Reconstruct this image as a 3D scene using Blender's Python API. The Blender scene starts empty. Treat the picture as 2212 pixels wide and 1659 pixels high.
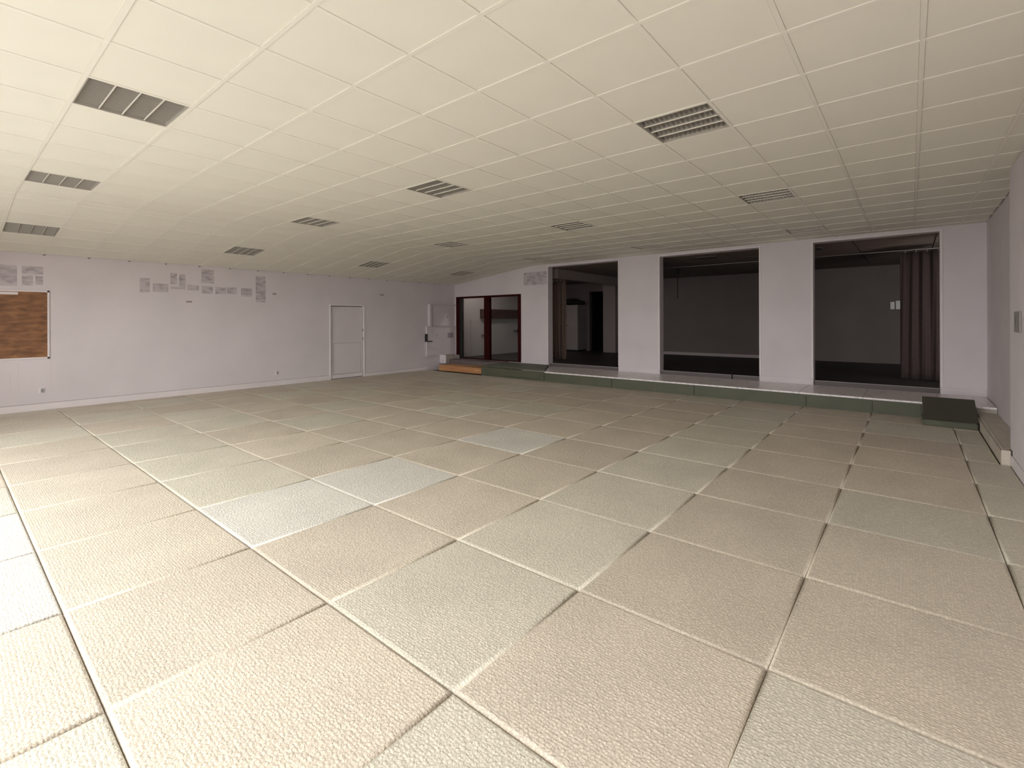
import bpy, bmesh, math, random
from mathutils import Vector, Matrix

random.seed(7)
SC = bpy.context.scene
COL = SC.collection

# ------------------------------------------------------------------ camera
W, HH = 2212.0, 1659.0
FPX, CX, CY = 1038.94, 1082.47, 692.78          # focal length and principal point in pixels
YAW, ROLL, CAM_Z = 0.7049, -0.0036, 1.5659
s_, c_ = math.sin(YAW), math.cos(YAW)
r0 = Vector((s_, -c_, 0)); fw = Vector((c_, s_, 0)); up = Vector((0, 0, 1))
cr, sr = math.cos(ROLL), math.sin(ROLL)
rgt = r0 * cr + up * sr
upv = up * cr - r0 * sr
cam = bpy.data.cameras.new('camera')
cam.sensor_width = 36.0
cam.sensor_fit = 'HORIZONTAL'
cam.lens = FPX / W * 36.0
cam.shift_x = (W / 2 - CX) / W
cam.shift_y = (CY - HH / 2) / W
cam.clip_start = 0.02
cam_o = bpy.data.objects.new('camera', cam)
COL.objects.link(cam_o)
m = Matrix((rgt, upv, -fw)).transposed().to_4x4()
m.translation = Vector((0, 0, CAM_Z))
cam_o.matrix_world = m
SC.camera = cam_o

def px(p):
    """world point -> photo pixel (used only to rank the ceiling tiles by size in view)"""
    d = Vector(p) - Vector((0, 0, CAM_Z))
    z = d.dot(fw)
    if z < 0.15: return None
    return CX + FPX * d.dot(rgt) / z, CY - FPX * d.dot(upv) / z

# ------------------------------------------------------------------ world, exposure
world = bpy.data.worlds.new('overcast_sky'); SC.world = world
world.use_nodes = True
bg = world.node_tree.nodes['Background']
bg.inputs[0].default_value = (1.0, 1.0, 0.99, 1)
bg.inputs[1].default_value = 1.0
SC.view_settings.view_transform = 'Standard'
SC.view_settings.look = 'None'
SC.view_settings.exposure = 3.28
SC.view_settings.gamma = 1.0
SC.view_settings.use_curve_mapping = False
SC.cycles.max_bounces = 8
SC.cycles.diffuse_bounces = 6
SC.cycles.use_denoising = True

# room dimensions (metres, 1 m floor mats; X to the stage wall, Y to the door wall)
XF_, XW, YR, YL = -1.35, 11.476, -0.985, 11.85
ZC, YFOLD, ZLOW = 3.196, 8.58, 2.79
TX, TY, OX, OY = 0.6192, 0.6002, 1.2636, 2.3411
WT = 0.22
XREAR, ZST, ZSC = 17.6, 0.30, 3.11
YHALL = 11.95
YSTR = -1.6
XLEDGE = 10.22
ZLEDGE = 0.245

# unseen daylight openings behind the camera; outer two added to spread the light
WINDOWS = [(-0.2, 1.8, 0.06, 2.7), (2.2, 4.4, 0.06, 2.7), (4.7, 6.9, 0.06, 2.7), (7.3, 9.5, 0.9, 2.7)]
for (a, b, z0, z1) in WINDOWS:
    L = bpy.data.lights.new('window_portal', 'AREA')
    L.shape = 'RECTANGLE'; L.size = b - a; L.size_y = z1 - z0
    L.cycles.is_portal = True
    o = bpy.data.objects.new('window_portal', L); COL.objects.link(o)
    o.location = (XF_ - 0.02, (a + b) / 2, (z0 + z1) / 2)
    o.rotation_euler = (math.pi / 2, 0, -math.pi / 2)

# ------------------------------------------------------------------ materials
MATS = {}
def mat(name, col, rough=0.6, noise=None, bump=None, metallic=0.0, spec=0.5):
    """noise=(scale, amount, detail) tints the colour; bump=(kind, scale, strength, distance)"""
    if name in MATS: return MATS[name]
    M = bpy.data.materials.new(name); M.use_nodes = True
    nt = M.node_tree; N = nt.nodes; K = nt.links
    b = N['Principled BSDF']
    b.inputs['Base Color'].default_value = (*col, 1)
    b.inputs['Roughness'].default_value = rough
    b.inputs['Metallic'].default_value = metallic
    b.inputs['Specular IOR Level'].default_value = spec
    tc = N.new('ShaderNodeTexCoord')
    if noise:
        sc, amt, det = noise
        n = N.new('ShaderNodeTexNoise'); n.inputs['Scale'].default_value = sc; n.inputs['Detail'].default_value = det
        K.new(tc.outputs['Object'], n.inputs['Vector'])
        mr = N.new('ShaderNodeMapRange'); mr.inputs['From Min'].default_value = 0.25; mr.inputs['From Max'].default_value = 0.75
        mr.inputs['To Min'].default_value = 1 - amt; mr.inputs['To Max'].default_value = 1 + amt
        K.new(n.outputs['Fac'], mr.inputs['Value'])
        mx = N.new('ShaderNodeVectorMath'); mx.operation = 'SCALE'
        mx.inputs[0].default_value = col
        K.new(mr.outputs['Result'], mx.inputs['Scale'])
        K.new(mx.outputs['Vector'], b.inputs['Base Color'])
    if bump:
        kind, sc, st, dist = bump
        bp = N.new('ShaderNodeBump'); bp.inputs['Strength'].default_value = st; bp.inputs['Distance'].default_value = dist
        if kind == 'noise':
            n = N.new('ShaderNodeTexNoise'); n.inputs['Scale'].default_value = sc; n.inputs['Detail'].default_value = 4
            K.new(tc.outputs['Object'], n.inputs['Vector']); K.new(n.outputs['Fac'], bp.inputs['Height'])
        else:
            n = N.new('ShaderNodeTexVoronoi'); n.inputs['Scale'].default_value = sc
            K.new(tc.outputs['Object'], n.inputs['Vector']); K.new(n.outputs['Distance'], bp.inputs['Height'])
        K.new(bp.outputs['Normal'], b.inputs['Normal'])
    MATS[name] = M
    return M

def mat_fabric_mat(name, col):
    """woven rice-straw style vinyl of the floor mats: small bumps in rows, faint fleck"""
    M = bpy.data.materials.new(name); M.use_nodes = True
    nt = M.node_tree; N = nt.nodes; K = nt.links
    b = N['Principled BSDF']; b.inputs['Roughness'].default_value = 0.62
    b.inputs['Specular IOR Level'].default_value = 0.35
    tc = N.new('ShaderNodeTexCoord')
    oi = N.new('ShaderNodeObjectInfo')
    off = N.new('ShaderNodeVectorMath'); off.operation = 'MULTIPLY_ADD'
    off.inputs[1].default_value = (1, 1, 1)
    sc = N.new('ShaderNodeVectorMath'); sc.operation = 'SCALE'; sc.inputs[0].default_value = (37, 53, 0)
    K.new(oi.outputs['Random'], sc.inputs['Scale'])
    K.new(tc.outputs['Object'], off.inputs[0]); K.new(sc.outputs['Vector'], off.inputs[2])
    vo = N.new('ShaderNodeTexVoronoi'); vo.inputs['Scale'].default_value = 64; vo.inputs['Randomness'].default_value = 0.5
    K.new(off.outputs['Vector'], vo.inputs['Vector'])
    n1 = N.new('ShaderNodeTexNoise'); n1.inputs['Scale'].default_value = 1.7; n1.inputs['Detail'].default_value = 1
    K.new(off.outputs['Vector'], n1.inputs['Vector'])
    n2 = N.new('ShaderNodeTexNoise'); n2.inputs['Scale'].default_value = 150; n2.inputs['Detail'].default_value = 0
    K.new(off.outputs['Vector'], n2.inputs['Vector'])
    # colour = base * (per mat tone) * (soft blotch) * (fine fleck)
    m1 = N.new('ShaderNodeMapRange'); m1.inputs[3].default_value = 0.95; m1.inputs[4].default_value = 1.05
    K.new(oi.outputs['Random'], m1.inputs[0])
    m2 = N.new('ShaderNodeMapRange'); m2.inputs[1].default_value = .3; m2.inputs[2].default_value = .7
    m2.inputs[3].default_value = 0.95; m2.inputs[4].default_value = 1.05
    K.new(n1.outputs['Fac'], m2.inputs[0])
    m3 = N.new('ShaderNodeMapRange'); m3.inputs[1].default_value = 0.0; m3.inputs[2].default_value = 0.6
    m3.inputs[3].default_value = 1.08; m3.inputs[4].default_value = 0.74
    K.new(vo.outputs['Distance'], m3.inputs[0])
    p1 = N.new('ShaderNodeMath'); p1.operation = 'MULTIPLY'; K.new(m1.outputs[0], p1.inputs[0]); K.new(m2.outputs[0], p1.inputs[1])
    p2 = N.new('ShaderNodeMath'); p2.operation = 'MULTIPLY'; K.new(p1.outputs[0], p2.inputs[0]); K.new(m3.outputs[0], p2.inputs[1])
    mx = N.new('ShaderNodeVectorMath'); mx.operation = 'SCALE'; mx.inputs[0].default_value = col
    K.new(p2.outputs[0], mx.inputs['Scale']); K.new(mx.outputs['Vector'], b.inputs['Base Color'])
    ad = N.new('ShaderNodeMath'); ad.operation = 'MULTIPLY_ADD'; ad.inputs[1].default_value = 0.5
    K.new(n2.outputs['Fac'], ad.inputs[0])
    inv = N.new('ShaderNodeMath'); inv.operation = 'SUBTRACT'; inv.inputs[0].default_value = 1.0
    K.new(vo.outputs['Distance'], inv.inputs[1]); K.new(inv.outputs[0], ad.inputs[2])
    bp = N.new('ShaderNodeBump'); bp.inputs['Strength'].default_value = 0.7; bp.inputs['Distance'].default_value = 0.005
    K.new(ad.outputs[0], bp.inputs['Height']); K.new(bp.outputs['Normal'], b.inputs['Normal'])
    MATS[name] = M
    return M

WALL = mat('painted_wall', (0.662, 0.612, 0.638), 0.75, (1.3, 0.05, 3))
WALLTRIM = mat('painted_trim', (0.735, 0.682, 0.70), 0.55, (3, 0.04, 3))
TILE = mat('ceiling_tile_face', (0.82, 0.80, 0.715), 0.9, (2.2, 0.02, 1))
RAIL = mat('ceiling_rail_enamel', (0.84, 0.815, 0.74), 0.5)
VOID = mat('ceiling_void', (0.25, 0.23, 0.20), 0.9)
SUBFLOOR = mat('subfloor', (0.16, 0.13, 0.10), 0.9)
MBEIGE = mat_fabric_mat('mat_beige', (0.770, 0.688, 0.575))
MPALE = mat_fabric_mat('mat_pale', (0.778, 0.735, 0.622))
MWHITE = mat_fabric_mat('mat_white', (0.83, 0.805, 0.745))
GREEN = mat('green_vinyl', (0.082, 0.087, 0.055), 0.6, (2.5, 0.10, 4), ('noise', 90, 0.10, 0.002))
GREENDARK = mat('green_vinyl_dark', (0.062, 0.058, 0.041), 0.65, (2.5, 0.10, 4), ('noise', 90, 0.10, 0.002))
ALU = mat('aluminium', (0.62, 0.60, 0.56), 0.34, metallic=0.9)
LOUVRE = mat('louvre_aluminium', (0.46, 0.435, 0.39), 0.5, metallic=0.2)
TUBE = mat('fluorescent_tube_off', (0.62, 0.60, 0.55), 0.3)
HOUSING = mat('luminaire_housing', (0.34, 0.32, 0.285), 0.5, metallic=0.2)
BLACK = mat('black_plastic', (0.015, 0.013, 0.013), 0.5)
REDWOOD = mat('red_brown_timber', (0.034, 0.004, 0.004), 0.65, (9, 0.25, 4), spec=0.08)
DARKGREY = mat('dark_grey_slab', (0.15, 0.12, 0.12), 0.6, (6, 0.12, 4))
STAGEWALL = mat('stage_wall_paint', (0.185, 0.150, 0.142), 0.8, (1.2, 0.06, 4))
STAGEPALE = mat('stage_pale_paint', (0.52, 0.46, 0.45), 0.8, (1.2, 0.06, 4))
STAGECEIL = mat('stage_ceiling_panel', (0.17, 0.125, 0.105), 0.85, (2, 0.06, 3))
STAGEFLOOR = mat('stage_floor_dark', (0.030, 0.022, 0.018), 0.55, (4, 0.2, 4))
CURTAIN = mat('brown_curtain_cloth', (0.034, 0.020, 0.018), 0.95, (14, 0.12, 4), ('noise', 220, 0.2, 0.002))
CURTAINTAN = mat('tan_curtain_cloth', (0.20, 0.145, 0.12), 0.9, (14, 0.12, 4), ('noise', 220, 0.2, 0.002))
PLASTICW = mat('white_plastic', (0.88, 0.86, 0.84), 0.4)
PLASTICG = mat('grey_plastic', (0.30, 0.28, 0.28), 0.45)
CONCRETE = mat('outside_paving', (0.27, 0.265, 0.25), 0.9, (3, 0.1, 5))
BOXPAINT = mat('old_cream_paint', (0.52, 0.47, 0.40), 0.6, (5, 0.12, 5))

def mat_wood(name, c1, c2, axis='x', scale=6.0, rough=0.55):
    M = bpy.data.materials.new(name); M.use_nodes = True
    nt = M.node_tree; N = nt.nodes; K = nt.links
    b = N['Principled BSDF']; b.inputs['Roughness'].default_value = rough
    tc = N.new('ShaderNodeTexCoord'); mp = N.new('ShaderNodeMapping')
    st = {'x': (0.35, 4, 4), 'y': (4, 0.35, 4), 'z': (4, 4, 0.35), 'board': (1.0, 4, 3.2)}[axis]
    mp.inputs['Scale'].default_value = [v * scale / 2 for v in st]
    K.new(tc.outputs['Object'], mp.inputs['Vector'])
    n = N.new('ShaderNodeTexNoise'); n.inputs['Scale'].default_value = 2.0; n.inputs['Detail'].default_value = 7; n.inputs['Distortion'].default_value = 0.6
    K.new(mp.outputs['Vector'], n.inputs['Vector'])
    r = N.new('ShaderNodeValToRGB')
    r.color_ramp.elements[0].position = 0.32; r.color_ramp.elements[0].color = (*c1, 1)
    r.color_ramp.elements[1].position = 0.68; r.color_ramp.elements[1].color = (*c2, 1)
    K.new(n.outputs['Fac'], r.inputs['Fac']); K.new(r.outputs['Color'], b.inputs['Base Color'])
    MATS[name] = M
    return M
BOARDWOOD = mat_wood('board_chipboard', (0.13, 0.052, 0.020), (0.30, 0.135, 0.055), 'board', 5)
PLANK = mat_wood('orange_plywood', (0.40, 0.165, 0.075), (0.62, 0.34, 0.15), 'y', 5)
SHELFWOOD = mat_wood('dark_beam_wood', (0.030, 0.010, 0.007), (0.085, 0.032, 0.020), 'x', 6)

def mat_marble():
    M = bpy.data.materials.new('pale_marble'); M.use_nodes = True
    nt = M.node_tree; N = nt.nodes; K = nt.links
    b = N['Principled BSDF']; b.inputs['Roughness'].default_value = 0.25
    tc = N.new('ShaderNodeTexCoord')
    n = N.new('ShaderNodeTexNoise'); n.inputs['Scale'].default_value = 3.2; n.inputs['Detail'].default_value = 8; n.inputs['Distortion'].default_value = 6.0
    K.new(tc.outputs['Object'], n.inputs['Vector'])
    r = N.new('ShaderNodeValToRGB')
    e = r.color_ramp.elements
    e[0].position = 0.36; e[0].color = (0.72, 0.67, 0.69, 1)
    e[1].position = 0.58; e[1].color = (0.93, 0.88, 0.89, 1)
    k = e.new(0.47); k.color = (0.88, 0.82, 0.835, 1)
    K.new(n.outputs['Fac'], r.inputs['Fac']); K.new(r.outputs['Color'], b.inputs['Base Color'])
    return M
MARBLE = mat_marble()

def mat_residue():
    """torn paper and tape traces: patchy grey-violet film, see-through between the patches"""
    M = bpy.data.materials.new('poster_residue'); M.use_nodes = True
    nt = M.node_tree; N = nt.nodes; K = nt.links
    out = N['Material Output']; b = N['Principled BSDF']
    b.inputs['Base Color'].default_value = (0.40, 0.35, 0.39, 1); b.inputs['Roughness'].default_value = 0.9
    tr = N.new('ShaderNodeBsdfTransparent'); mx = N.new('ShaderNodeMixShader')
    tc = N.new('ShaderNodeTexCoord'); oi = N.new('ShaderNodeObjectInfo')
    sc = N.new('ShaderNodeVectorMath'); sc.operation = 'SCALE'; sc.inputs[0].default_value = (31, 0, 47)
    K.new(oi.outputs['Random'], sc.inputs['Scale'])
    ad = N.new('ShaderNodeVectorMath'); K.new(tc.outputs['Object'], ad.inputs[0]); K.new(sc.outputs['Vector'], ad.inputs[1])
    mp = N.new('ShaderNodeMapping'); mp.inputs['Scale'].default_value = (1, 1, 2.2)
    K.new(ad.outputs['Vector'], mp.inputs['Vector'])
    n = N.new('ShaderNodeTexNoise'); n.inputs['Scale'].default_value = 7; n.inputs['Detail'].default_value = 3
    K.new(mp.outputs['Vector'], n.inputs['Vector'])
    mr = N.new('ShaderNodeMapRange'); mr.inputs[1].default_value = 0.44; mr.inputs[2].default_value = 0.68
    mr.inputs[3].default_value = 0.09; mr.inputs[4].default_value = 0.27
    K.new(n.outputs['Fac'], mr.inputs[0]); K.new(mr.outputs[0], mx.inputs[0])
    K.new(tr.outputs[0], mx.inputs[1]); K.new(b.outputs[0], mx.inputs[2]); K.new(mx.outputs[0], out.inputs['Surface'])
    return M
RESIDUE = mat_residue()

def mat_glass():
    M = bpy.data.materials.new('thin_glass'); M.use_nodes = True
    nt = M.node_tree; N = nt.nodes; K = nt.links
    out = N['Material Output']; N.remove(N['Principled BSDF'])
    tr = N.new('ShaderNodeBsdfTransparent'); tr.inputs[0].default_value = (0.90, 0.92, 0.91, 1)
    gl = N.new('ShaderNodeBsdfGlossy'); gl.inputs['Roughness'].default_value = 0.04
    fr = N.new('ShaderNodeFresnel'); fr.inputs[0].default_value = 1.45
    mx = N.new('ShaderNodeMixShader')
    # reflect on the entry face only, the exit face just transmits
    ge = N.new('ShaderNodeNewGeometry'); iv = N.new('ShaderNodeMath'); iv.operation = 'SUBTRACT'; iv.inputs[0].default_value = 1.0
    ml = N.new('ShaderNodeMath'); ml.operation = 'MULTIPLY'
    K.new(ge.outputs['Backfacing'], iv.inputs[1]); K.new(iv.outputs[0], ml.inputs[0]); K.new(fr.outputs[0], ml.inputs[1])
    K.new(ml.outputs[0], mx.inputs[0]); K.new(tr.outputs[0], mx.inputs[1]); K.new(gl.outputs[0], mx.inputs[2])
    K.new(mx.outputs[0], out.inputs['Surface'])
    return M
GLASS = mat_glass()

# ------------------------------------------------------------------ object helpers
WORG = {}     # world origin of every object that may become a parent
def link(name, me, origin, parent=None, material=None):
    o = bpy.data.objects.new(name, me); COL.objects.link(o)
    if material is not None and not me.materials: me.materials.append(material)
    base = WORG[parent] if parent is not None else Vector((0, 0, 0))
    o.location = Vector(origin) - base
    if parent is not None: o.parent = parent
    WORG[o] = Vector(origin)
    return o

def empty(name, loc):
    o = bpy.data.objects.new(name, None); COL.objects.link(o); o.location = loc
    o.empty_display_size = 0.1
    WORG[o] = Vector(loc)
    return o

def tag(o, label, cat, group=None):
    o['label'] = label; o['category'] = cat
    if group: o['group'] = group
    return o

def structure(o):
    o['kind'] = 'structure'; return o

def bm_box(bm, b, bevel=0.0, seg=1):
    x0, x1, y0, y1, z0, z1 = b
    r = bmesh.ops.create_cube(bm, size=1.0)
    for v in r['verts']:
        v.co = Vector(((x0 + x1) / 2 + v.co.x * (x1 - x0), (y0 + y1) / 2 + v.co.y * (y1 - y0), (z0 + z1) / 2 + v.co.z * (z1 - z0)))
    if bevel > 0:
        es = {e for v in r['verts'] for e in v.link_edges}
        bmesh.ops.bevel(bm, geom=list(es), offset=bevel, segments=seg, affect='EDGES', clamp_overlap=True)

def finish(bm, name, material, parent=None, origin=None, smooth=False):
    if origin is None:
        lo = [min(v.co[i] for v in bm.verts) for i in range(3)]; hi = [max(v.co[i] for v in bm.verts) for i in range(3)]
        origin = ((lo[0] + hi[0]) / 2, (lo[1] + hi[1]) / 2, lo[2])
    bmesh.ops.translate(bm, verts=bm.verts, vec=-Vector(origin))
    bmesh.ops.recalc_face_normals(bm, faces=bm.faces)
    me = bpy.data.meshes.new(name); bm.to_mesh(me); bm.free()
    if smooth:
        for p in me.polygons: p.use_smooth = True
    return link(name, me, origin, parent, material)

def box(name, b, material, parent=None, bevel=0.0, seg=1):
    bm = bmesh.new(); bm_box(bm, b, bevel, seg)
    return finish(bm, name, material, parent)

def boxes(name, bs, material, parent=None, bevel=0.0):
    bm = bmesh.new()
    for b in bs: bm_box(bm, b, bevel)
    return finish(bm, name, material, parent)

def cyl_bm(bm, p0, p1, r, n=12):
    p0, p1 = Vector(p0), Vector(p1); d = p1 - p0
    q = d.to_track_quat('Z', 'Y').to_matrix().to_4x4(); q.translation = (p0 + p1) / 2
    bmesh.ops.create_cone(bm, cap_ends=True, segments=n, radius1=r, radius2=r, depth=d.length, matrix=q)

def cyl(name, p0, p1, r, material, parent=None, n=12):
    bm = bmesh.new(); cyl_bm(bm, p0, p1, r, n)
    return finish(bm, name, material, parent, smooth=False)

def prism(name, poly, y0, y1, material, parent=None):
    """extrude an (x, z) outline along Y"""
    bm = bmesh.new()
    a = [bm.verts.new((x, y0, z)) for x, z in poly]; b = [bm.verts.new((x, y1, z)) for x, z in poly]
    bm.faces.new(a); bm.faces.new(b[::-1])
    for i in range(len(poly)):
        j = (i + 1) % len(poly); bm.faces.new((a[j], a[i], b[i], b[j]))
    return finish(bm, name, material, parent)

# ================================================================== THE ROOM SHELL
floor = structure(box('floor', (XF_, XW, YR, YL, -0.16, -0.045), SUBFLOOR))
structure(box('ground', (-40, XF_ - 0.3, -40, 50, -0.3, -0.15), CONCRETE))

# wall_left: the long wall with the white door (Y = YL)
DX0, DX1, DZ = 6.88, 7.88, 1.98
wall_left = structure(boxes('wall_left', [(XF_, DX0 - 0.05, YL, YL + 0.2, -0.16, 3.3), (DX1 + 0.05, XW + WT, YL, YL + 0.2, -0.16, 3.3),
                                          (DX0 - 0.05, DX1 + 0.05, YL, YL + 0.2, DZ + 0.05, 3.3), (DX0 - 0.05, DX1 + 0.05, YL + 0.12, YL + 0.2, -0.16, DZ + 0.05), (DX0 - 0.05, DX1 + 0.05, YL, YL + 0.12, -0.16, 0.0)], WALL))
# wall_back: the wall with the three stage openings and the red glazed door (X = XW)
OPEN = [(-0.40, 1.49), (2.475, 4.664), (5.77, 7.97)]
OTOP, OBOT = 3.117, ZLEDGE
GY0, GY1, GZ0, GZ1 = 8.97, 11.76, 0.30, 2.375
ys = [YR] + [v for o in OPEN for v in o] + [GY0]
bs = []
for k in range(0, len(ys), 2): bs.append((XW, XW + WT, ys[k], ys[k + 1], -0.16, 3.3))
for a, b in OPEN:
    bs.append((XW, XW + WT, a, b, OTOP, 3.3)); bs.append((XW, XW + WT, a, b, -0.16, OBOT))
bs += [(XW, XW + WT, GY0, GY1, GZ1, 3.3), (XW, XW + WT, GY0, GY1, -0.16, GZ0), (XW, XW + WT, GY1, YL, -0.16, 3.3)]
wall_back = structure(boxes('wall_back', bs, WALL))
YS, XS = -0.83, 7.60      # the side wall steps out towards the camera
structure(boxes('wall_right', [(XF_, XW + WT, YR - 0.2, YR, -0.16, 3.3), (XF_, XS, YR, YS, -0.16, ZC - .008)], WALL))
# wall_front: behind the camera, with the daylight windows (outer two added)
fb = []; y = YR - 0.2
for (a, b, z0, z1) in WINDOWS:
    fb.append((XF_ - 0.2, XF_, y, a, -0.16, 3.3)); fb.append((XF_ - 0.2, XF_, a, b, -0.16, z0)); fb.append((XF_ - 0.2, XF_, a, b, z1, 3.3)); y = b
fb.append((XF_ - 0.2, XF_, y, YL + 0.2, -0.16, 3.3))
structure(boxes('wall_front', fb, WALL))
for n, (a, b, z0, z1) in enumerate(WINDOWS):
    w = structure(boxes('window_%d' % (n + 1), [(XF_ - .14, XF_ - .08, a, a + .05, z0, z1), (XF_ - .14, XF_ - .08, b - .05, b, z0, z1),
                        (XF_ - .14, XF_ - .08, a + .05, b - .05, z0, z0 + .06), (XF_ - .14, XF_ - .08, a + .05, b - .05, z1 - .06, z1)], WALLTRIM))
    box('mullion', (XF_ - .13, XF_ - .09, (a + b) / 2 - .03, (a + b) / 2 + .03, z0 + .06, z1 - .06), WALLTRIM, w)

# ------------------------------------------------------------------ ceiling: slab, tiles, rails
SL = (ZLOW - ZC) / (YL - YFOLD)
SLEN = math.hypot(YL - YFOLD, ZC - ZLOW)
def cpt(s):
    """arc length s along the ceiling section (s = 0 at Y = OY) -> (Y, Z)"""
    f = YFOLD - OY
    if s <= f: return OY + s, ZC
    t = (s - f) / SLEN
    return YFOLD + t * (YL - YFOLD), ZC + t * (ZLOW - ZC)

bm = bmesh.new()
sec = [(YR - .2, ZC + .05), (YFOLD, ZC + .05), (YL + .2, ZC + .05 + SL * (YL + .2 - YFOLD)), (YL + .2, 3.55), (YR - .2, 3.55)]
va = [bm.verts.new((XF_ - .2, y, z)) for y, z in sec]; vb = [bm.verts.new((XW + .0, y, z)) for y, z in sec]
bm.faces.new(va); bm.faces.new(vb[::-1])
for i in range(5):
    j = (i + 1) % 5; bm.faces.new((va[j], va[i], vb[i], vb[j]))
ceiling = structure(finish(bm, 'ceiling', VOID))

FOLD_S = YFOLD - OY
s_rows = [YR - OY] + [j * TY for j in range(-5, 11)] + [FOLD_S]
s_rows += [FOLD_S + (0.3 + k) * TY for k in range(6)] + [FOLD_S + SLEN]
x_cols = [XF_] + [OX + i * TX for i in range(-4, 17)] + [XW]
s_rows = sorted(s_rows); x_cols = sorted(x_cols)
LAMPS = []     # (i, s0, label)
ROWN = {14: 'in the line beside the stage openings', 9: 'second line from the stage openings',
        4: 'third line from the stage openings', -1: 'line farthest from the stage openings'}
ORD = {'slope': 'on the sloping ceiling strip', 8: 'first after the ceiling fold', 3: 'second after the ceiling fold', -2: 'third after the ceiling fold'}
for i in (-1, 4, 9, 14):
    LAMPS.append((i, FOLD_S + 2.3 * TY, 'slope'))
    LAMPS.append((i, 8 * TY, 8)); LAMPS.append((i, 3 * TY, 3))
    if i > 0: LAMPS.append((i, -2 * TY, -2))
lampcells = {(round(OX + i * TX, 3), round(s0, 3)) for i, s0, _ in LAMPS}

tiles = []
for a in range(len(x_cols) - 1):
    for b in range(len(s_rows) - 1):
        x0, x1, s0, s1 = x_cols[a], x_cols[a + 1], s_rows[b], s_rows[b + 1]
        if (round(x0, 3), round(s0, 3)) in lampcells: continue
        if x1 - x0 < .03 or s1 - s0 < .03: continue
        (y0, z0), (y1, z1) = cpt(s0), cpt(s1)
        q = [px((x0, y0, z0)), px((x1, y0, z0)), px((x1, y1, z1)), px((x0, y1, z1))]
        area = 0
        if all(q) and any(-20 < u < W + 20 and -20 < v < HH for u, v in q):
            area = abs(sum(q[k][0] * q[(k + 1) % 4][1] - q[(k + 1) % 4][0] * q[k][1] for k in range(4))) / 2
        tiles.append((area, x0, x1, y0, z0, y1, z1))
tiles.sort(reverse=True)

def tile_geo(bm, x0, x1, y0, z0, y1, z1, o):
    """thin tile with a chamfered lower edge, lower face on the ceiling line"""
    g, ch, th = 0.009, 0.007, 0.02
    d = Vector((0, y1 - y0, z1 - z0)); L = d.length; d /= L; nrm = Vector((0, -d.z, d.y))
    base = Vector((x0, y0, z0)) - o
    P = lambda u, s, h: bm.verts.new(base + Vector((u, 0, 0)) + d * s + nrm * h)
    w = x1 - x0
    lo = [P(g + ch, g + ch, 0), P(w - g - ch, g + ch, 0), P(w - g - ch, L - g - ch, 0), P(g + ch, L - g - ch, 0)]
    md = [P(g, g, ch), P(w - g, g, ch), P(w - g, L - g, ch), P(g, L - g, ch)]
    hi = [P(g, g, th), P(w - g, g, th), P(w - g, L - g, th), P(g, L - g, th)]
    bm.faces.new(lo[::-1]); bm.faces.new(hi)
    for k in range(4):
        j = (k + 1) % 4
        bm.faces.new((lo[k], lo[j], md[j], md[k])); bm.faces.new((md[k], md[j], hi[j], hi[k]))

tcache = {}
rest = bmesh.new()
for n, (area, x0, x1, y0, z0, y1, z1) in enumerate(tiles):
    if n < 300 and area > 0:
        key = (round(x1 - x0, 3), round(y1 - y0, 3), round(z1 - z0, 3))
        if key not in tcache:
            bm = bmesh.new(); tile_geo(bm, x0, x1, y0, z0, y1, z1, Vector((x0, y0, z0)))
            bmesh.ops.recalc_face_normals(bm, faces=bm.faces)
            me = bpy.data.meshes.new('ceiling_tile'); bm.to_mesh(me); bm.free(); me.materials.append(TILE); tcache[key] = me
        link('ceiling_tile', tcache[key], (x0, y0, z0), ceiling)
    else:
        tile_geo(rest, x0, x1, y0, z0, y1, z1, Vector((0, 0, 0)))
ro = finish(rest, 'ceiling_tile_field', TILE, ceiling); ro['kind'] = 'stuff'

RW, RP = 0.013, 0.005      # half width of a rail face, how far it stands below the tiles
def sweep_rail(name, pts_a, pts_b, parent):
    """flat rail: pts_a / pts_b are the two lower edges, extruded upward 3 cm"""
    bm = bmesh.new(); up3 = Vector((0, 0, .032))
    A = [bm.verts.new(p) for p in pts_a]; B = [bm.verts.new(p) for p in pts_b]
    A2 = [bm.verts.new(Vector(p) + up3) for p in pts_a]; B2 = [bm.verts.new(Vector(p) + up3) for p in pts_b]
    for k in range(len(A) - 1):
        bm.faces.new((A[k], A[k + 1], B[k + 1], B[k])); bm.faces.new((A2[k], A2[k + 1], A[k + 1], A[k]))
        bm.faces.new((B[k], B[k + 1], B2[k + 1], B2[k])); bm.faces.new((B2[k], B2[k + 1], A2[k + 1], A2[k]))
    for e in (0, -1): bm.faces.new((A[e], B[e], B2[e], A2[e]))
    return finish(bm, name, RAIL, parent)
path = [(YR + .002, ZC - RP), (YFOLD, ZC - RP), (YL - .002, ZLOW - RP)]
for x in x_cols[1:-1]:
    sweep_rail('main_rail', [(x - RW, y, z) for y, z in path], [(x + RW, y, z) for y, z in path], ceiling)
for s in s_rows[1:-1]:
    if abs(s - FOLD_S) < 1e-4: continue
    (ya, za), (yb, zb) = cpt(s - RW), cpt(s + RW)
    sweep_rail('cross_rail', [(XF_ + .002, ya, za - RP + .001), (XW - .002, ya, za - RP + .001)], [(XF_ + .002, yb, zb - RP + .001), (XW - .002, yb, zb - RP + .001)], ceiling)

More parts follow.
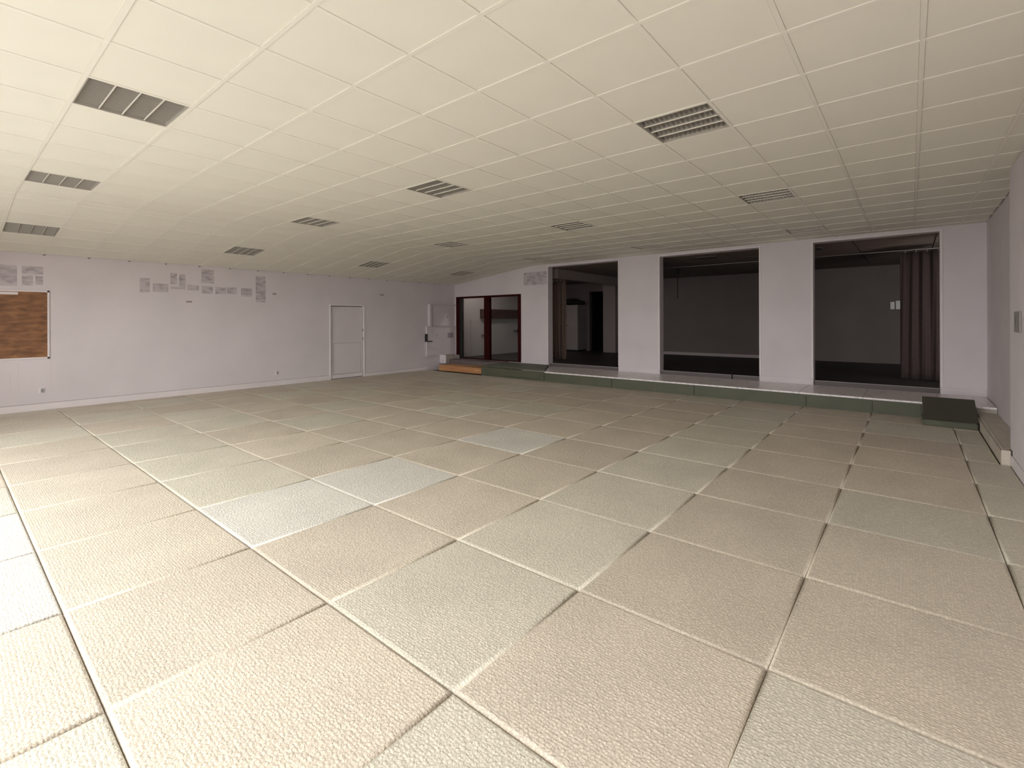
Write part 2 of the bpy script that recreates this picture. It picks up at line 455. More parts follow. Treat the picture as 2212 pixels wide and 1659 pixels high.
# ------------------------------------------------------------------ recessed luminaires
def luminaire_meshes():
    w, l = TX - 0.03, TY - 0.03
    D = {}
    def mk(name, fn, material, smooth=False):
        bm = bmesh.new(); fn(bm); bmesh.ops.recalc_face_normals(bm, faces=bm.faces)
        me = bpy.data.meshes.new(name); bm.to_mesh(me); bm.free(); me.materials.append(material)
        D[name] = me
    def frame(bm):
        for b in ((-w/2, w/2, -l/2, -l/2 + .006, -.002, .03), (-w/2, w/2, l/2 - .006, l/2, -.002, .03),
                  (-w/2, -w/2 + .006, -l/2 + .006, l/2 - .006, -.002, .03), (w/2 - .006, w/2, -l/2 + .006, l/2 - .006, -.002, .03)): bm_box(bm, b)
    mk('frame', frame, mat('luminaire_frame', (.45, .42, .37), .5))
    def housing(bm):
        bm_box(bm, (-w/2, w/2, -l/2, l/2, .085, .095))
        for b in ((-w/2, w/2, -l/2, -l/2 + .006, .03, .085), (-w/2, w/2, l/2 - .006, l/2, .03, .085),
                  (-w/2, -w/2 + .006, -l/2 + .006, l/2 - .006, .03, .085), (w/2 - .006, w/2, -l/2 + .006, l/2 - .006, .03, .085)): bm_box(bm, b)
    mk('housing', housing, HOUSING)
    def divider(bm):
        v = []
        for yy in (-l/2 + .013, l/2 - .013):
            v.append([bm.verts.new((x, yy, z)) for x, z in ((-.005, .012), (.005, .012), (.020, .055), (-.020, .055))])
        for k in range(4):
            j = (k + 1) % 4; bm.faces.new((v[0][k], v[0][j], v[1][j], v[1][k]))
        bm.faces.new(v[0]); bm.faces.new(v[1][::-1])
    mk('divider', divider, mat('divider_aluminium', (.24, .225, .20), .5, metallic=.3))
    mk('divider_lip', lambda bm: bm_box(bm, (-.003, .003, -l/2 + .008, l/2 - .008, .002, .0115)), mat('bright_lip', (.80, .76, .68), .4))
    def blade(bm):
        v = []
        for xx in (-w/2 + .013, w/2 - .013):
            v.append([bm.verts.new((xx, y, z)) for y, z in ((-.0015, .012), (.0015, .012), (.006, .048), (-.006, .048))])
        for k in range(4):
            j = (k + 1) % 4; bm.faces.new((v[0][k], v[0][j], v[1][j], v[1][k]))
        bm.faces.new(v[0]); bm.faces.new(v[1][::-1])
    mk('cross_blade', blade, LOUVRE)
    def tube(bm): cyl_bm(bm, (0, -l/2 + .02, .068), (0, l/2 - .02, .068), .013, 10)
    mk('lamp_tube', tube, TUBE)
    return D, w, l
LM, LW_, LL_ = luminaire_meshes()
SLANG = math.atan2(ZLOW - ZC, YL - YFOLD)
for i, s0, j in LAMPS:
    yc, zc = cpt(s0 + TY / 2); xc = OX + (i + .5) * TX
    e = empty('ceiling_luminaire', (xc, yc, zc))
    if j == 'slope': e.rotation_euler = (SLANG, 0, 0)
    tag(e, 'recessed louvred light, %s, %s' % (ORD[j], ROWN[i]), 'ceiling light', 'recessed louvred lights in the tiled ceiling')
    def add(nm, dx=0, dy=0, par=None):
        o = bpy.data.objects.new(nm, LM[nm]); COL.objects.link(o); o.parent = par or e; o.location = (dx, dy, 0)
        return o
    add('frame'); add('housing')
    for k in (-1, 0, 1): add('divider_lip', 0, 0, add('divider', k * (LW_ - .02) / 4))
    for k in range(13): add('cross_blade', 0, (k - 6) * (LL_ - .03) / 13.6)
    for k in range(4): add('lamp_tube', (k - 1.5) * (LW_ - .02) / 4)

# ================================================================== FLOOR MATS
Xb = [XF_ + .005, -.56, .44, 1.415, 2.42, 3.43, 4.45, 5.445, 6.43, 7.43, 8.34, 9.38, 10.165]
Yb = [YR + .005, -.468, .495, 1.475, 2.475, 3.49, 4.55, 5.60, 6.58, 7.62, 8.60, 9.66, 10.58, 11.50, YL - .016]
# colour of each mat as seen: b beige, p pale greenish, w near white; one string per strip from the right wall, X growing
TONE = ['bpppppppppp', 'bbpbbpbbbpb', 'bpbbbbbbbbb', 'pbppppppppb', 'bbbbbbbbbbp', 'wbwwbwbbbbb', 'wbpbbbbpbbb',
        'pbpbbbppbbp', 'bbpbpbbpbpb', 'pbppbpbbpbb', 'bpbpbbpbbpb', 'bbpbbpbpbbp', 'bbbpbbpbbbb', 'bpbbbbpbbpb']
MT = {'b': (MBEIGE, 'square warm beige floor mat with woven texture and rounded seams', 'warm beige floor mats'),
      'p': (MPALE, 'square pale greenish-grey floor mat with woven texture and rounded seams', 'pale greenish floor mats'),
      'w': (MWHITE, 'square nearly white floor mat with woven texture, palest on the floor', 'nearly white floor mats')}
mcache = {}
def mat_mesh(w, l, t):
    key = (round(w, 2), round(l, 2), t)
    if key in mcache: return mcache[key]
    bm = bmesh.new(); h = .044
    r = bmesh.ops.create_cube(bm, size=1.0)
    for v in r['verts']: v.co = Vector((v.co.x * key[0], v.co.y * key[1], (v.co.z + .5) * h))
    es = [e for e in bm.edges if all(v.co.z > h / 2 for v in e.verts)]
    bmesh.ops.bevel(bm, geom=es, offset=.020, segments=4, profile=.55, affect='EDGES')
    me = bpy.data.meshes.new('floor_mat'); bm.to_mesh(me); bm.free()
    for p in me.polygons: p.use_smooth = p.normal.z > -.5 and p.normal.z < .999
    me.materials.append(MT[t][0]); mcache[key] = me
    return me
for b in range(len(Yb) - 1):
    for a in range(len(Xb) - 1):
        x0, x1, y0, y1 = Xb[a], Xb[a + 1], Yb[b], Yb[b + 1]
        if b == 0: y0 = -.735 if x1 > 7.6 else YS + .016
        t = TONE[b][a - 1] if a >= 1 else 'bp'[b % 2]
        # joints are not ruler straight: small individual shifts
        jx, jy = random.uniform(-.0006, .0006), 0
        w, l = x1 - x0 - .002, y1 - y0 - .002
        o = link('floor_mat', mat_mesh(w, l, t), ((x0 + x1) / 2, (y0 + y1) / 2, -.045))
        o.location.x += jx if 0 < a < len(Xb) - 2 else 0
        o.location.z += random.uniform(0, .0012)
        o.rotation_euler = (random.uniform(-.0006, .0006), random.uniform(-.0006, .0006), random.uniform(-.0008, .0008) if 0 < b < len(Yb) - 2 and 0 < a < len(Xb) - 2 else 0)
        lb, gr = MT[t][1], MT[t][2]
        tone = {'b': 'warm beige', 'p': 'pale greenish-grey', 'w': 'nearly white'}[t]
        if b == 0: lb, gr = 'narrow %s mat strip on the floor along the side wall' % tone, 'cut mats along the side wall'
        elif b == len(Yb) - 2: lb, gr = 'narrow %s mat strip on the floor against the door wall' % tone, 'cut mats against the door wall'
        elif a == len(Xb) - 2: lb, gr = '%s floor mat butting against the green pads of the ledge' % tone, 'mats along the stage ledge'
        tag(o, lb, 'floor mat', gr)

# ================================================================== DOOR WALL
d = structure(empty('door_1', ((DX0 + DX1) / 2, YL, 0)))
fy0, fy1 = YL - .018, YL + .11
box('jamb', (DX0 - .05, DX0 - .005, fy0, fy1, 0, DZ + .05), WALLTRIM, d, .004)
box('jamb', (DX1 + .005, DX1 + .05, fy0, fy1, 0, DZ + .05), WALLTRIM, d, .004)
box('head_frame', (DX0 - .005, DX1 + .005, fy0, fy1, DZ + .006, DZ + .05), WALLTRIM, d, .004)
leaf = box('door_leaf', (DX0 + .016, DX1 - .008, YL + .035, YL + .075, .014, DZ - .012), WALL, d, .002)
box('gap_shade_sheet', (DX0 - .004, DX1 + .004, YL + .078, YL + .109, .002, DZ + .005), mat('door_gap_shade', (.09, .06, .055), .8), d)  # dark sheet behind the leaf, painted as the shade in the door gap
box('lower_board', (DX0 + .09, DX1 - .075, YL + .022, YL + .034, .13, .965), WALL, leaf, .004)
box('lower_board_rib', (DX0 + .095, DX1 - .08, YL + .015, YL + .021, .565, .58), WALL, leaf)
box('kick_board', (DX0 + .02, DX1 - .02, YL + .012, YL + .034, .014, .115), WALLTRIM, leaf, .003)
for z in (1.28, 1.04): box('hinge', (DX1 - .012, DX1 + .016, YL + .0, YL + .03, z, z + .07), PLASTICG, d, .003)
box('side_batten', (DX1 - .07, DX1 - .03, YL + .022, YL + .034, .13, 1.0), WALLTRIM, leaf, .003)

def residue(x0, x1, z0, z1):
    return box('poster_residue', (x0, x1, YL - .0025, YL - .0008, z0, z1), RESIDUE, wall_left)
for r in [(2.67, 2.84, 2.17, 2.46), (2.89, 3.16, 2.19, 2.36), (3.20, 3.32, 2.36, 2.60), (3.36, 3.48, 2.32, 2.58), (3.2, 3.47, 2.26, 2.31), (3.51, 3.73, 2.25, 2.36),
          (3.78, 4.03, 2.42, 2.72), (3.79, 4.01, 2.19, 2.35), (4.06, 4.28, 2.19, 2.34), (4.30, 4.51, 2.20, 2.35), (4.60, 4.85, 2.155, 2.35), (4.93, 5.16, 2.03, 2.65),
          (.30, .62, 2.2, 2.56), (.70, .92, 2.2, 2.56), (.98, 1.25, 2.42, 2.56), (.98, 1.12, 2.22, 2.40), (1.15, 1.25, 2.24, 2.38)]:
    residue(*r)
# dark outline strips left of posters
for r in [(2.89, 3.16, 2.345, 2.362), (2.89, 2.905, 2.2, 2.345), (3.145, 3.16, 2.2, 2.345), (3.2, 3.47, 2.262, 2.285), (3.36, 3.48, 2.545, 2.565), (3.52, 3.73, 2.255, 2.28),
          (3.79, 3.805, 2.2, 2.34), (4.06, 4.28, 2.325, 2.34), (4.6, 4.85, 2.325, 2.35), (.98, 1.25, 2.52, 2.535), (.70, .92, 2.36, 2.375), (1.14, 1.25, 2.38, 2.395)]:
    box('tape_mark', (r[0], r[1], YL - .0035, YL - .0028, r[2], r[3]), mat('tape_trace', (.47, .42, .43), .85, (30, .25, 4)), wall_left)

box('poster_residue', (XW - .0025, XW - .0008, 8.02, 8.86, 2.62, 3.0), RESIDUE, wall_back)
# framed board with black corner caps
cb = empty('pin_board', (.58, YL, .92)); x0, x1, z0, z1 = -.17, 1.333, .915, 2.135
pb = box('board', (x0 + .03, x1 - .03, YL - .012, YL - .002, z0 + .03, z1 - .03), BOARDWOOD, cb)
for b in ((x0 + .025, x1 - .025, YL - .022, YL - .001, z1 - .03, z1), (x0 + .025, x1 - .025, YL - .022, YL - .001, z0, z0 + .03),
          (x0, x0 + .03, YL - .022, YL - .001, z0 + .025, z1 - .025), (x1 - .03, x1, YL - .022, YL - .001, z0 + .025, z1 - .025)):
    box('frame_profile', b, WALLTRIM, cb, .003)
for cx in (x0, x1 - .034):
    for cz in (z0 - .002, z1 - .032): box('corner_cap', (cx, cx + .034, YL - .026, YL - .001, cz, cz + .034), BLACK, cb, .006)
box('paper_strip', (.30, .93, YL - .0145, YL - .0125, 2.05, 2.095), WALLTRIM, pb)
tag(cb, 'brown chipboard panel in a pale frame with black corner caps on the door wall', 'notice board')

# small wall fittings
def socket(x, z, label):
    e = empty('wall_socket', (x, YL, z))
    pl = box('plate', (x - .045, x + .045, YL - .012, YL - .001, z - .055, z + .055), WALLTRIM, e, .006)
    box('insert', (x - .012, x + .03, YL - .018, YL - .012, z - .04, z + .03), PLASTICG, pl, .003)
    tag(e, label, 'socket')
socket(1.226, .35, 'small white wall socket low on the wall under the brown board')
socket(5.424, .31, 'small white wall socket low on the wall beside the white door')
for (x, z, w, lb) in ((3.545, 2.0, .055, 'short grey tape strip on the wall below the poster traces'),
                      (8.516, 2.339, .075, 'short grey tape strip high on the wall between the white door and the framed hatch'),
                      (5.374, 2.241, .05, 'short grey tape strip on the wall beside the tallest poster trace')):
    tag(box('tape_strip', (x - w, x + w, YL - .006, YL - .001, z - .02, z + .02), mat('grey_tape', (.34, .30, .30), .8, (9, .1, 3)), None, .002), lb, 'tape')

# baseboards
structure(box('baseboard_left', (XF_, DX0 - .055, YL - .022, YL - .0005, -.044, .115), WALLTRIM, None, .003))
structure(box('baseboard_left', (DX1 + .055, 10.30, YL - .022, YL - .0005, -.044, .085), WALLTRIM, None, .003))
structure(box('baseboard_right', (XF_, XS + .014, YS + .0005, YS + .014, -.044, .10), WALLTRIM, None, .003))
for a, b in ((YR, OPEN[0][0]), (OPEN[0][1], OPEN[1][0]), (OPEN[1][1], OPEN[2][0]), (OPEN[2][1], GY0)):
    structure(box('baseboard_back', (XW - .010, XW - .0005, a + .002, b - .002, ZLEDGE + .001, ZLEDGE + .125), WALL, None, .003))

LINE = mat('gap_shade_line', (.46, .41, .42), .9)  # dark strips painted as the shade over the skirting and round the door board
box('skirting_shadow_line', (XF_ + .01, DX0 - .06, YL - .006, YL - .0006, .117, .124), LINE, wall_left)
box('skirting_shadow_line', (DX1 + .06, 10.14, YL - .006, YL - .0006, .087, .093), LINE, wall_left)
SCUFF = mat('faint_streak', (.66, .605, .615), .9, (20, .1, 4))
for (x, z0, z1, w) in ((5.19, .30, 2.02, .006), (.83, .05, .72, .010), (.93, .10, .86, .008), (1.10, .06, .62, .007), (1.345, .12, .90, .006), (.70, .2, .8, .012), (5.6, .05, .42, .006)):
    box('paint_streak', (x - w, x + w, YL - .0022, YL - .0006, z0, z1), SCUFF, wall_left)
for x in x_cols[1:-1]:
    box('rail_end_clip', (x - .016, x + .016, YL - .02, YL - .002, ZLOW - .024, ZLOW - .008), mat('dark_clip', (.20, .17, .15), .7), ceiling)
for a, b, z0, z1 in ((DX0 + .085, DX0 + .089, .13, .972), (DX1 - .074, DX1 - .0705, .13, .972)): box('board_shade_line', (a, b, YL + .018, YL + .0345, z0, z1), LINE, leaf)
box('board_shade_line', (DX0 + .085, DX1 - .0705, YL + .018, YL + .0345, .966, .973), LINE, leaf)
box('board_shade_line', (DX0 + .02, DX1 - .02, YL + .010, YL + .0345, .1155, .121), LINE, leaf)
# hatch, panel and boxing in the far corner
h = empty('wall_hatch', (10.87, YL, 1.40))
box('panel', (10.40, 11.44, YL - .020, YL - .001, 1.41, 2.08), WALL, h, .003)
box('frame_post', (10.295, 10.388, YL - .075, YL - .001, 1.40, 2.115), WALLTRIM, h, .004)
box('frame_head', (10.389, 11.46, YL - .075, YL - .001, 2.085, 2.12), WALL, h, .003)
box('latch', (11.12, 11.15, YL - .028, YL - .016, 1.66, 1.74), PLASTICG, h, .003)
tag(h, 'pale wall hatch in a white frame in the corner beside the red glazed door', 'hatch')
p = empty('wall_panel', (10.8, YL, .44))
box('board', (10.19, 11.46, YL - .055, YL - .001, .44, 1.385), WALL, p, .004)
box('top_lip', (10.155, 11.465, YL - .085, YL - .001, 1.386, 1.398), WALLTRIM, p, .002)
box('notice_plate', (11.10, 11.36, YL - .061, YL - .0555, 1.0, 1.17), mat('lilac_card', (.36, .31, .36), .8), p)
box('screw_cover', (10.60, 10.625, YL - .061, YL - .0555, 1.09, 1.13), PLASTICG, p)
tag(p, 'wide pale panel fixed to the wall directly under the white framed hatch', 'panel')
e = empty('coat_bracket', (10.22, YL, .90))
box('upright', (10.150, 10.187, YL - .095, YL - .002, .90, 1.15), BLACK, e, .004)
box('foot', (10.1875, 10.39, YL - .095, YL - .0555, .90, .925), BLACK, e, .004)
tag(e, 'black L-shaped bracket on the edge of the pale wall panel', 'bracket')
e = empty('corner_boxing', (11.1, 11.7, 0))
box('front_face', (10.80, 11.10, 11.56, 11.835, .18, .435), mat('boxing_paint', (.42, .36, .33), .7), e, .004)
box('corner_strip', (10.775, 10.80, 11.545, 11.835, .18, .45), WALLTRIM, e, .003)
box('return_face', (11.11, 11.47, 11.60, 11.835, .305, .42), MATS['boxing_paint'], e, .004)
tag(e, 'low cream boxing in the corner above the orange plywood step', 'boxing')

# steps by the glazed door
e = empty('plywood_step', (10.62, 10.4, 0))
box('front_board', (10.345, 10.37, 9.50, 11.40, .001, .155), PLANK, e, .003)
box('tread', (10.345, 10.93, 9.50, 11.40, .1555, .172), PLANK, e, .003)
box('side_board', (10.372, 10.92, 11.376, 11.40, .001, .154), PLANK, e, .003)
box('side_board', (10.372, 10.92, 9.50, 9.524, .001, .154), PLANK, e, .003)
tag(e, 'low orange plywood step on the floor before the red glazed door', 'step')
tag(box('threshold_slab', (10.945, XW - .003, 9.45, 11.58, -.044, .298), DARKGREY, None, .012, 2), 'dark grey slab step between the plywood step and the red glazed door', 'step')

# stage ledge of pale marble slabs
led = structure(box('stage_ledge', (XLEDGE + .02, XW - .002, YR + .004, 9.44, -.044, ZLEDGE - .03), BOXPAINT))
yy = [YR + .006, -.35, .62, 1.55, 2.5, 3.45, 4.42, 5.35, 6.3, 7.18, 7.94]
for k in range(len(yy) - 1):
    box('marble_slab', (XLEDGE - .03, XW - .011, yy[k] + .002, yy[k + 1] - .002, ZLEDGE - .029, ZLEDGE), MARBLE, led, .004)

# green padding along the ledge
GP = [(5.29, 7.19, 'long green pad on the ledge front, next to the green covered block'), (3.415, 5.285, 'long green pad on the ledge front below the pillar between the first two dark openings'),
      (1.435, 3.41, 'long green pad on the ledge front below the pillar beside the brown-curtained opening'), (.487, 1.43, 'short green pad on the ledge front, second from the leaning green mat'),
      (-.135, .482, 'short green pad on the ledge front beside the leaning green mats')]
for a, b, lb in GP:
    bm = bmesh.new(); bm_box(bm, (10.168, 10.185, a + .003, b - .003, .001, ZLEDGE - .034), .006, 2)
    tag(finish(bm, 'green_pad', GREEN), lb, 'pad', 'green pads along the stage ledge')
e = empty('green_covered_block', (10.8, 8.3, 0))
bm = bmesh.new()
lo_ = [bm.verts.new((x, y, .2465)) for x, y in ((10.214, 7.20), (XW - .012, 7.95), (XW - .012, 9.43), (10.214, 9.43))]
hi_ = [bm.verts.new((v.co.x, v.co.y, .288)) for v in lo_]
bm.faces.new(lo_[::-1]); bm.faces.new(hi_)
for k in range(4): bm.faces.new((lo_[k], lo_[(k + 1) % 4], hi_[(k + 1) % 4], hi_[k]))
bmesh.ops.bevel(bm, geom=[e_ for e_ in bm.edges if all(v.co.z > .28 for v in e_.verts)], offset=.014, segments=2, affect='EDGES')
finish(bm, 'top_mat', GREEN, e)
box('front_pad', (10.168, 10.212, 7.20, 9.42, .001, .24), GREEN, e, .015, 3)
# hem line with a rounded corner on the front pad
bm = bmesh.new(); pts = []
for k in range(9):
    t = k / 8 * math.pi / 2; pts.append((7.32 + .16 - .16 * math.cos(math.pi / 2 - t), .04 + .16 - .16 * math.sin(math.pi / 2 - t)))
pts = [(8.6, .04)] + sorted(pts, reverse=True) + [(7.32, .235)]
for (ya, za), (yb, zb) in zip(pts[:-1], pts[1:]): cyl_bm(bm, (10.167, ya, za), (10.167, yb, zb), .006, 6)
finish(bm, 'hem', GREENDARK, e)
tag(e, 'green vinyl mats covering the ledge block beside the red glazed door', 'mat')
e = empty('green_floor_pad', (9.8, -.43, 0))
bm = bmesh.new(); bm_box(bm, (9.475, 10.10, -.725, -.135, .003, .085), .012, 2)
finish(bm, 'pad', GREEN, e)
tag(e, 'low green pad lying on the floor under the leaning dark green mat', 'pad')
lean = prism('leaning_mat', [(9.56, .087), (9.62, .087), (10.165, .305), (10.145, .345)], -.735, -.140, GREENDARK)
tag(lean, 'dark green mat leaning against the stage ledge in the corner', 'mat')

# painted boxing along the right wall
e = empty('pipe_boxing', (8.7, -.86, 0))
box('side_board', (7.445, 10.14, -.762, -.742, -.02, .125), BOXPAINT, e, .003)
box('side_board', (XS + .002, 10.14, -.785, -.763, .04, .150), BOXPAINT, e, .003)
box('top_board', (XS + .002, 10.14, YR + .002, -.786, .135, .153), BOXPAINT, e, .003)
box('end_board', (7.432, 7.444, YS + .015, -.742, -.02, .153), BOXPAINT, e, .003)
box('front_cap', (7.445, XS, YS + .0155, -.763, .135, .153), BOXPAINT, e, .003)
tag(e, 'long low cream painted pipe boxing of boards along the side wall', 'boxing')
e = empty('wall_plate', (7.04, YS, 1.43))
pl = box('plate', (6.88, 7.20, YS + .001, YS + .016, 1.43, 1.64), PLASTICG, e, .004)
box('insert', (6.98, 7.10, YS + .0165, YS + .024, 1.49, 1.58), mat('mid_grey_plastic', (.22, .20, .20), .5), pl, .003)
tag(e, 'grey rectangular plate on the side wall past the end of the pipe boxing', 'wall plate')

# tracks and trims in the stage openings
def track(y0, y1):
    t = structure(boxes('trim_1', [(XW + .06, XW + .16, y0, y1, OBOT + .001, OBOT + .03), (XW + .06, XW + .075, y0, y1, OBOT + .03, OBOT + .085), (XW + .145, XW + .16, y0, y1, OBOT + .03, OBOT + .07)], mat('track_metal', (.11, .09, .09), .6)))
    box('track_edge', (XW + .058, XW + .077, y0, y1, OBOT + .0855, OBOT + .093), mat('track_edge_metal', (.42, .38, .38), .5), t)
    return t
track(OPEN[0][0] + .003, OPEN[0][1] - .003); track(2.478, 3.02); track(3.05, 4.661); track(OPEN[2][0] + .003, OPEN[2][1] - .003)
for a, b in OPEN:
    structure(boxes('trim_2', [(XW - .012, XW + .001, a - .035, a - .001, OBOT + .13, OTOP + .03), (XW - .012, XW + .001, b + .001, b + .035, OBOT + .13, OTOP + .03),
                               (XW - .012, XW + .001, a - .001, b + .001, OTOP + .002, OTOP + .03)], WALLTRIM))

# ================================================================== RED GLAZED DOOR
g = structure(empty('door_2', (XW, (GY0 + GY1) / 2, GZ0)))
gx0, gx1 = XW - .015, XW + .09
box('frame_stile', (gx0, gx1, GY1 - .12, GY1, GZ0, GZ1), REDWOOD, g, .004)
box('frame_stile', (gx0, gx1, GY0, GY0 + .12, GZ0, GZ1), REDWOOD, g, .004)
box('frame_head', (gx0, gx1, GY0 + .12, GY1 - .12, GZ1 - .06, GZ1), REDWOOD, g, .004)
box('frame_sill', (gx0, gx1, GY0 + .12, GY1 - .12, GZ0, GZ0 + .03), REDWOOD, g, .004)
box('sash_stile', (gx0 + .03, gx1 + .03, GY1 - .24, GY1 - .121, GZ0 + .031, GZ1 - .061), BLACK, g, .004)
MY0, MY1 = 10.24, 10.47
box('mullion', (gx0 - .01, gx1, MY0, MY1, GZ0 + .031, GZ1 - .061), REDWOOD, g, .006)
box('pane', (XW + .035, XW + .041, MY1 + .001, GY1 - .241, GZ0 + .031, GZ1 - .061), GLASS, g)
box('pane', (XW + .035, XW + .041, GY0 + .121, MY0 - .001, GZ0 + .031, GZ1 - .061), GLASS, g)

# ================================================================== STAGE ROOM BEHIND
XS0 = XW + WT
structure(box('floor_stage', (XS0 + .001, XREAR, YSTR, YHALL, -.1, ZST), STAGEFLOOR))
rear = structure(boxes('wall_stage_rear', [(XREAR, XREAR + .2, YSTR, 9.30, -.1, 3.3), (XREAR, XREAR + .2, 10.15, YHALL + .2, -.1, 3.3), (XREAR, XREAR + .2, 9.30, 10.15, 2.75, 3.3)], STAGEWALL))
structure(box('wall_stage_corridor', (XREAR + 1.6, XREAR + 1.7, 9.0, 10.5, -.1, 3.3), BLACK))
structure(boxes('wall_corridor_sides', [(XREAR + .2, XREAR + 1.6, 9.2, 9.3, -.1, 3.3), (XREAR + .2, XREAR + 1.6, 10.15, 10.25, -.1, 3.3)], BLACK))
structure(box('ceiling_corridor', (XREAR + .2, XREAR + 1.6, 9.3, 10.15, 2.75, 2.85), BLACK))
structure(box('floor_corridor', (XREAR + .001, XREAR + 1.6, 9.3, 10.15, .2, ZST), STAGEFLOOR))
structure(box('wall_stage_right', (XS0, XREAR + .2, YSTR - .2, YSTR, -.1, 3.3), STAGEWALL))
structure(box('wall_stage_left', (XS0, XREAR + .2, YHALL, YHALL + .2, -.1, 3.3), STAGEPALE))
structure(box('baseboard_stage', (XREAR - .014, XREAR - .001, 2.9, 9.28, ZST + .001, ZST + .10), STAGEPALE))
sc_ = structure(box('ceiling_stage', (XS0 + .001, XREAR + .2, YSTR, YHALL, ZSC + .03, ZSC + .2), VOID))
nx, ny = 5, 11
for a in range(nx):
    for b in range(ny):
        dx, dy = (XREAR - XS0) / nx, (YHALL - YSTR) / ny
        box('ceiling_panel', (XS0 + a * dx + .008, XS0 + (a + 1) * dx - .008, YSTR + b * dy + .008, YSTR + (b + 1) * dy - .008, ZSC, ZSC + .028), STAGECEIL, sc_, .004)
structure(box('stage_beam', (12.05, XREAR - .001, 8.02, 8.22, 2.83, ZSC - .001), mat('stage_beam_paint', (.30, .25, .24), .8)))
structure(box('stage_pillar', (XREAR - .45, XREAR - .001, 8.75, 9.28, ZST + .001, ZSC - .001), MATS['stage_beam_paint']))

def curtain(name, x, y0, y1, z0, z1, folds, amp, material, label, gather=0.0):
    e = empty(name, (x, (y0 + y1) / 2, z0))
    bm = bmesh.new(); n = folds * 10; rows = 12; grid = []
    for r in range(rows + 1):
        t = r / rows; row = []
        for k in range(n + 1):
            u = k / n
            y = y0 + (y1 - y0) * u
            yy = (y0 + y1) / 2 + (y - (y0 + y1) / 2) * (1 - gather * math.sin(math.pi * min(1, t * 1.2)) * .5)
            ph = u * folds * 2 * math.pi + .35 * math.sin(5 * u + 2 * t)
            dx = amp * math.sin(ph) * (.75 + .35 * math.sin(3.1 * u + 1)) + .012 * math.sin(2.3 * ph + 3 * t)
            row.append(bm.verts.new((x + dx, yy, z0 + (z1 - z0) * t)))
        grid.append(row)
    for r in range(rows):
        for k in range(n): bm.faces.new((grid[r][k], grid[r][k + 1], grid[r + 1][k + 1], grid[r + 1][k]))
    o = finish(bm, 'cloth', material, e, smooth=True)
    s = o.modifiers.new('thick', 'SOLIDIFY'); s.thickness = .006
    for k in range(folds):
        yr = y0 + (y1 - y0) * (k + .5) / folds
        bm = bmesh.new()
        bmesh.ops.create_circle(bm, segments=12, radius=.022, cap_ends=False, matrix=Matrix.Translation((x, yr, z1 + .012)) @ Matrix.Rotation(math.pi / 2, 4, 'X'))
        ring = finish(bm, 'curtain_ring', ALU, e)
        sk = ring.modifiers.new('skin', 'SKIN')
        for v in ring.data.skin_vertices[0].data: v.radius = (.004, .004)
    tag(e, label, 'curtain')
    return e
RX, RZ = 13.1, 2.99
curtain('stage_curtain', RX, -.52, .16, .33, RZ - .03, 4, .035, CURTAIN, 'long dark brown curtain hanging at the side of the stage opening by the room corner')
tag(cyl('curtain_rail', (RX, -.60, RZ + .012), (RX, 6.2, RZ + .012), .007, PLASTICG, None, 10), 'thin metal curtain rail under the stage ceiling', 'curtain rail')
curtain('stage_curtain', 12.9, 8.28, 8.82, .34, 2.80, 4, .05, CURTAINTAN, 'narrow tan brown curtain in the stage opening beside the red glazed door')
tag(cyl('curtain_rail', (12.9, 8.23, 2.846), (12.9, 9.6, 2.846), .008, PLASTICG, None, 10), 'short metal curtain rail above the narrow tan curtain', 'curtain rail')

# hanging rod under the stage ceiling
e = empty('hanging_rod', (14.0, 5.16, ZSC))
box('clamp', (13.96, 14.04, 5.13, 5.19, 2.92, ZSC - .001), BLACK, e, .006)
cyl('rod', (14.0, 5.16, 2.23), (14.0, 5.16, 2.93), .014, BLACK, e, 8)
cyl('end_knob', (14.0, 5.16, 2.20), (14.0, 5.16, 2.235), .02, BLACK, e, 8)
tag(e, 'thin black rod hanging from the stage ceiling in the middle opening', 'rod')
# white box on the rear wall
e = empty('switch_box', (XREAR, .26, 1.85))
box('box_body', (XREAR - .06, XREAR - .001, .08, .31, 1.85, 2.09), PLASTICW, e, .006)
box('box_flap', (XREAR - .05, XREAR - .001, .335, .43, 1.85, 2.06), PLASTICW, e, .006)
tag(e, 'small white box on the stage rear wall beside the brown curtain', 'switch box')
# ceiling fittings of the stage
e = empty('smoke_detector', (12.55, 1.60, ZSC))
cyl('base_ring', (12.3, 1.50, ZSC - .02), (12.3, 1.50, ZSC - .001), .10, STAGEWALL, e, 20)
cyl('sensor_cap', (12.3, 1.50, ZSC - .05), (12.3, 1.50, ZSC - .021), .06, BLACK, e, 16)
tag(e, 'round dark fitting on the stage ceiling of the curtained opening', 'detector')
e = empty('ceiling_vent', (12.4, 4.0, ZSC))
box('vent_frame', (12.15, 12.6, 3.55, 4.05, ZSC - .012, ZSC - .001), STAGEWALL, e, .003)
for k in range(5): box('slat', (12.18, 12.57, 3.60 + k * .09, 3.64 + k * .09, ZSC - .02, ZSC - .0125), BLACK, e)
tag(e, 'small slatted vent in the stage ceiling of the middle opening', 'vent')
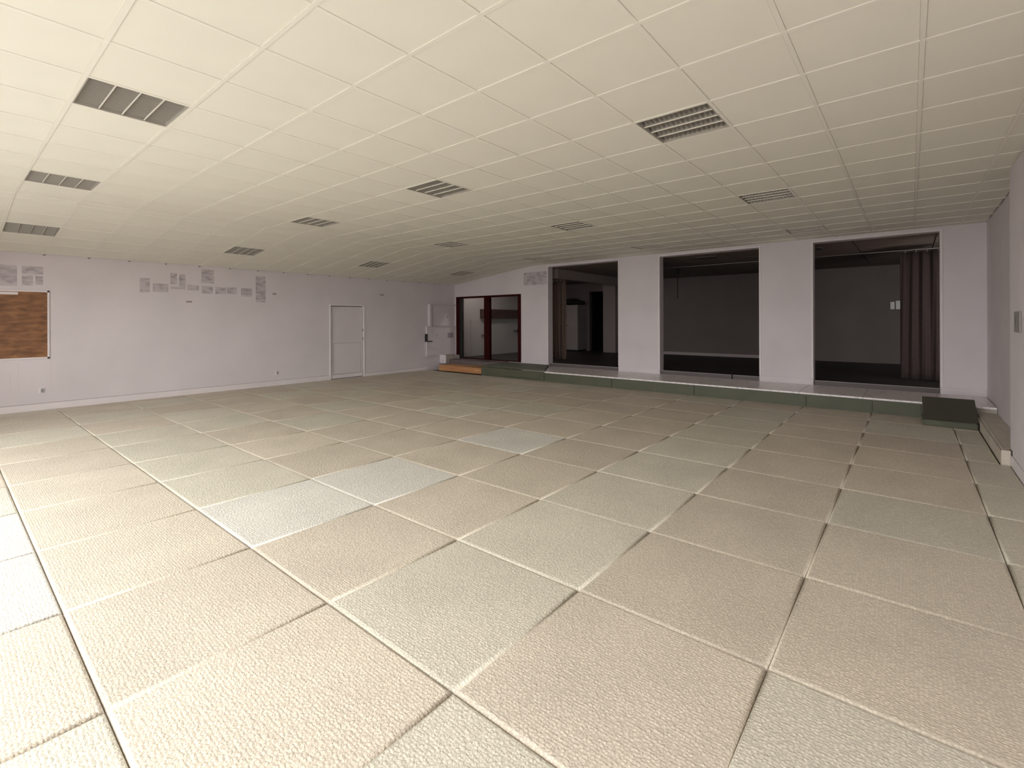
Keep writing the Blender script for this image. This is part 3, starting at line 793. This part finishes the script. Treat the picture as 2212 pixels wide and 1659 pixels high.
# tall white cabinet with dark bundle
e = empty('white_cabinet', (17.2, 10.75, ZST))
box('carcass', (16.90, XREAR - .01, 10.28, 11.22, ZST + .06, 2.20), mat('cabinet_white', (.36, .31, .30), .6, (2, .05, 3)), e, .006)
box('plinth', (16.95, XREAR - .02, 10.30, 11.20, ZST + .001, ZST + .059), BLACK, e)
cdu = box('upper_door', (16.875, 16.898, 10.29, 11.21, 1.33, 2.19), MATS['cabinet_white'], e, .004)
cdl = box('lower_door', (16.875, 16.898, 10.29, 11.21, ZST + .07, 1.32), MATS['cabinet_white'], e, .004)
box('handle', (16.85, 16.874, 10.72, 11.12, 1.345, 1.365), BLACK, cdu, .003)
box('badge', (16.868, 16.874, 11.02, 11.12, 1.92, 2.0), BLACK, cdu, .002)
tag(e, 'tall white two-door cabinet at the back of the stage seen past the tan curtain', 'cabinet')
bm = bmesh.new()
for (y, z, ry, rz) in ((10.45, 2.30, .26, .10), (10.85, 2.33, .28, .13), (11.15, 2.30, .22, .10), (10.65, 2.38, .20, .09)):
    r = bmesh.ops.create_icosphere(bm, subdivisions=3, radius=1.0)
    for v in r['verts']:
        n = v.co.copy(); k = 1 + .12 * math.sin(9 * n.x + 5 * n.y) * math.cos(7 * n.z)
        v.co = Vector((17.22 + n.x * .26 * k, y + n.y * ry * k, max(2.201, z + n.z * rz * k)))
tag(finish(bm, 'cloth_bundle', mat('black_cloth', (.022, .017, .016), .9, (9, .3, 4)), smooth=True), 'dark crumpled cloth bundle lying on top of the tall white cabinet', 'bundle')
# added fill light above the view, brightens the hall behind the glass
hl = empty('hall_fill_light', (12.35, 10.7, ZSC))
cyl('fill_light_base', (12.35, 10.7, ZSC - .03), (12.35, 10.7, ZSC - .001), .16, PLASTICW, hl, 20)
em = bpy.data.materials.new('fill_light_glow'); em.use_nodes = True
eb = em.node_tree.nodes['Principled BSDF']; eb.inputs['Emission Color'].default_value = (1, .9, .84, 1); eb.inputs['Emission Strength'].default_value = 6.0
cyl('fill_light_disc', (12.35, 10.7, ZSC - .10), (12.35, 10.7, ZSC - .031), .14, em, hl, 20)
tag(hl, 'added unseen fill light in the hall behind the red glazed door', 'ceiling lamp')
# hall wall: wooden board and door behind the glass
e = box('wooden_board', (12.85, 16.3, YHALL - .16, YHALL - .002, 1.64, 1.99), SHELFWOOD, None, .012)
tag(e, 'dark wooden beam fixed along the wall behind the red glazed door', 'beam')
dd = structure(empty('door_3', (13.1, YHALL, ZST)))
hleaf = box('door_leaf', (12.35, 13.30, YHALL - .03, YHALL - .002, ZST + .005, 1.62), STAGEPALE, dd, .004)
box('handle_plate', (13.05, 13.16, YHALL - .042, YHALL - .031, 1.02, 1.16), ALU, hleaf, .004)
box('handle_lever', (12.86, 13.10, YHALL - .09, YHALL - .043, 1.05, 1.08), ALU, hleaf, .005)
e = empty('wall_lever', (15.0, YHALL, .8))
box('lever', (14.75, 15.15, YHALL - .10, YHALL - .03, 1.14, 1.18), BLACK, e, .006)
box('lever_base', (15.02, 15.10, YHALL - .03, YHALL - .002, 1.08, 1.24), BLACK, e, .004)
tag(e, 'black lever handle on the wall behind the glass pane nearer the stage openings', 'handle')
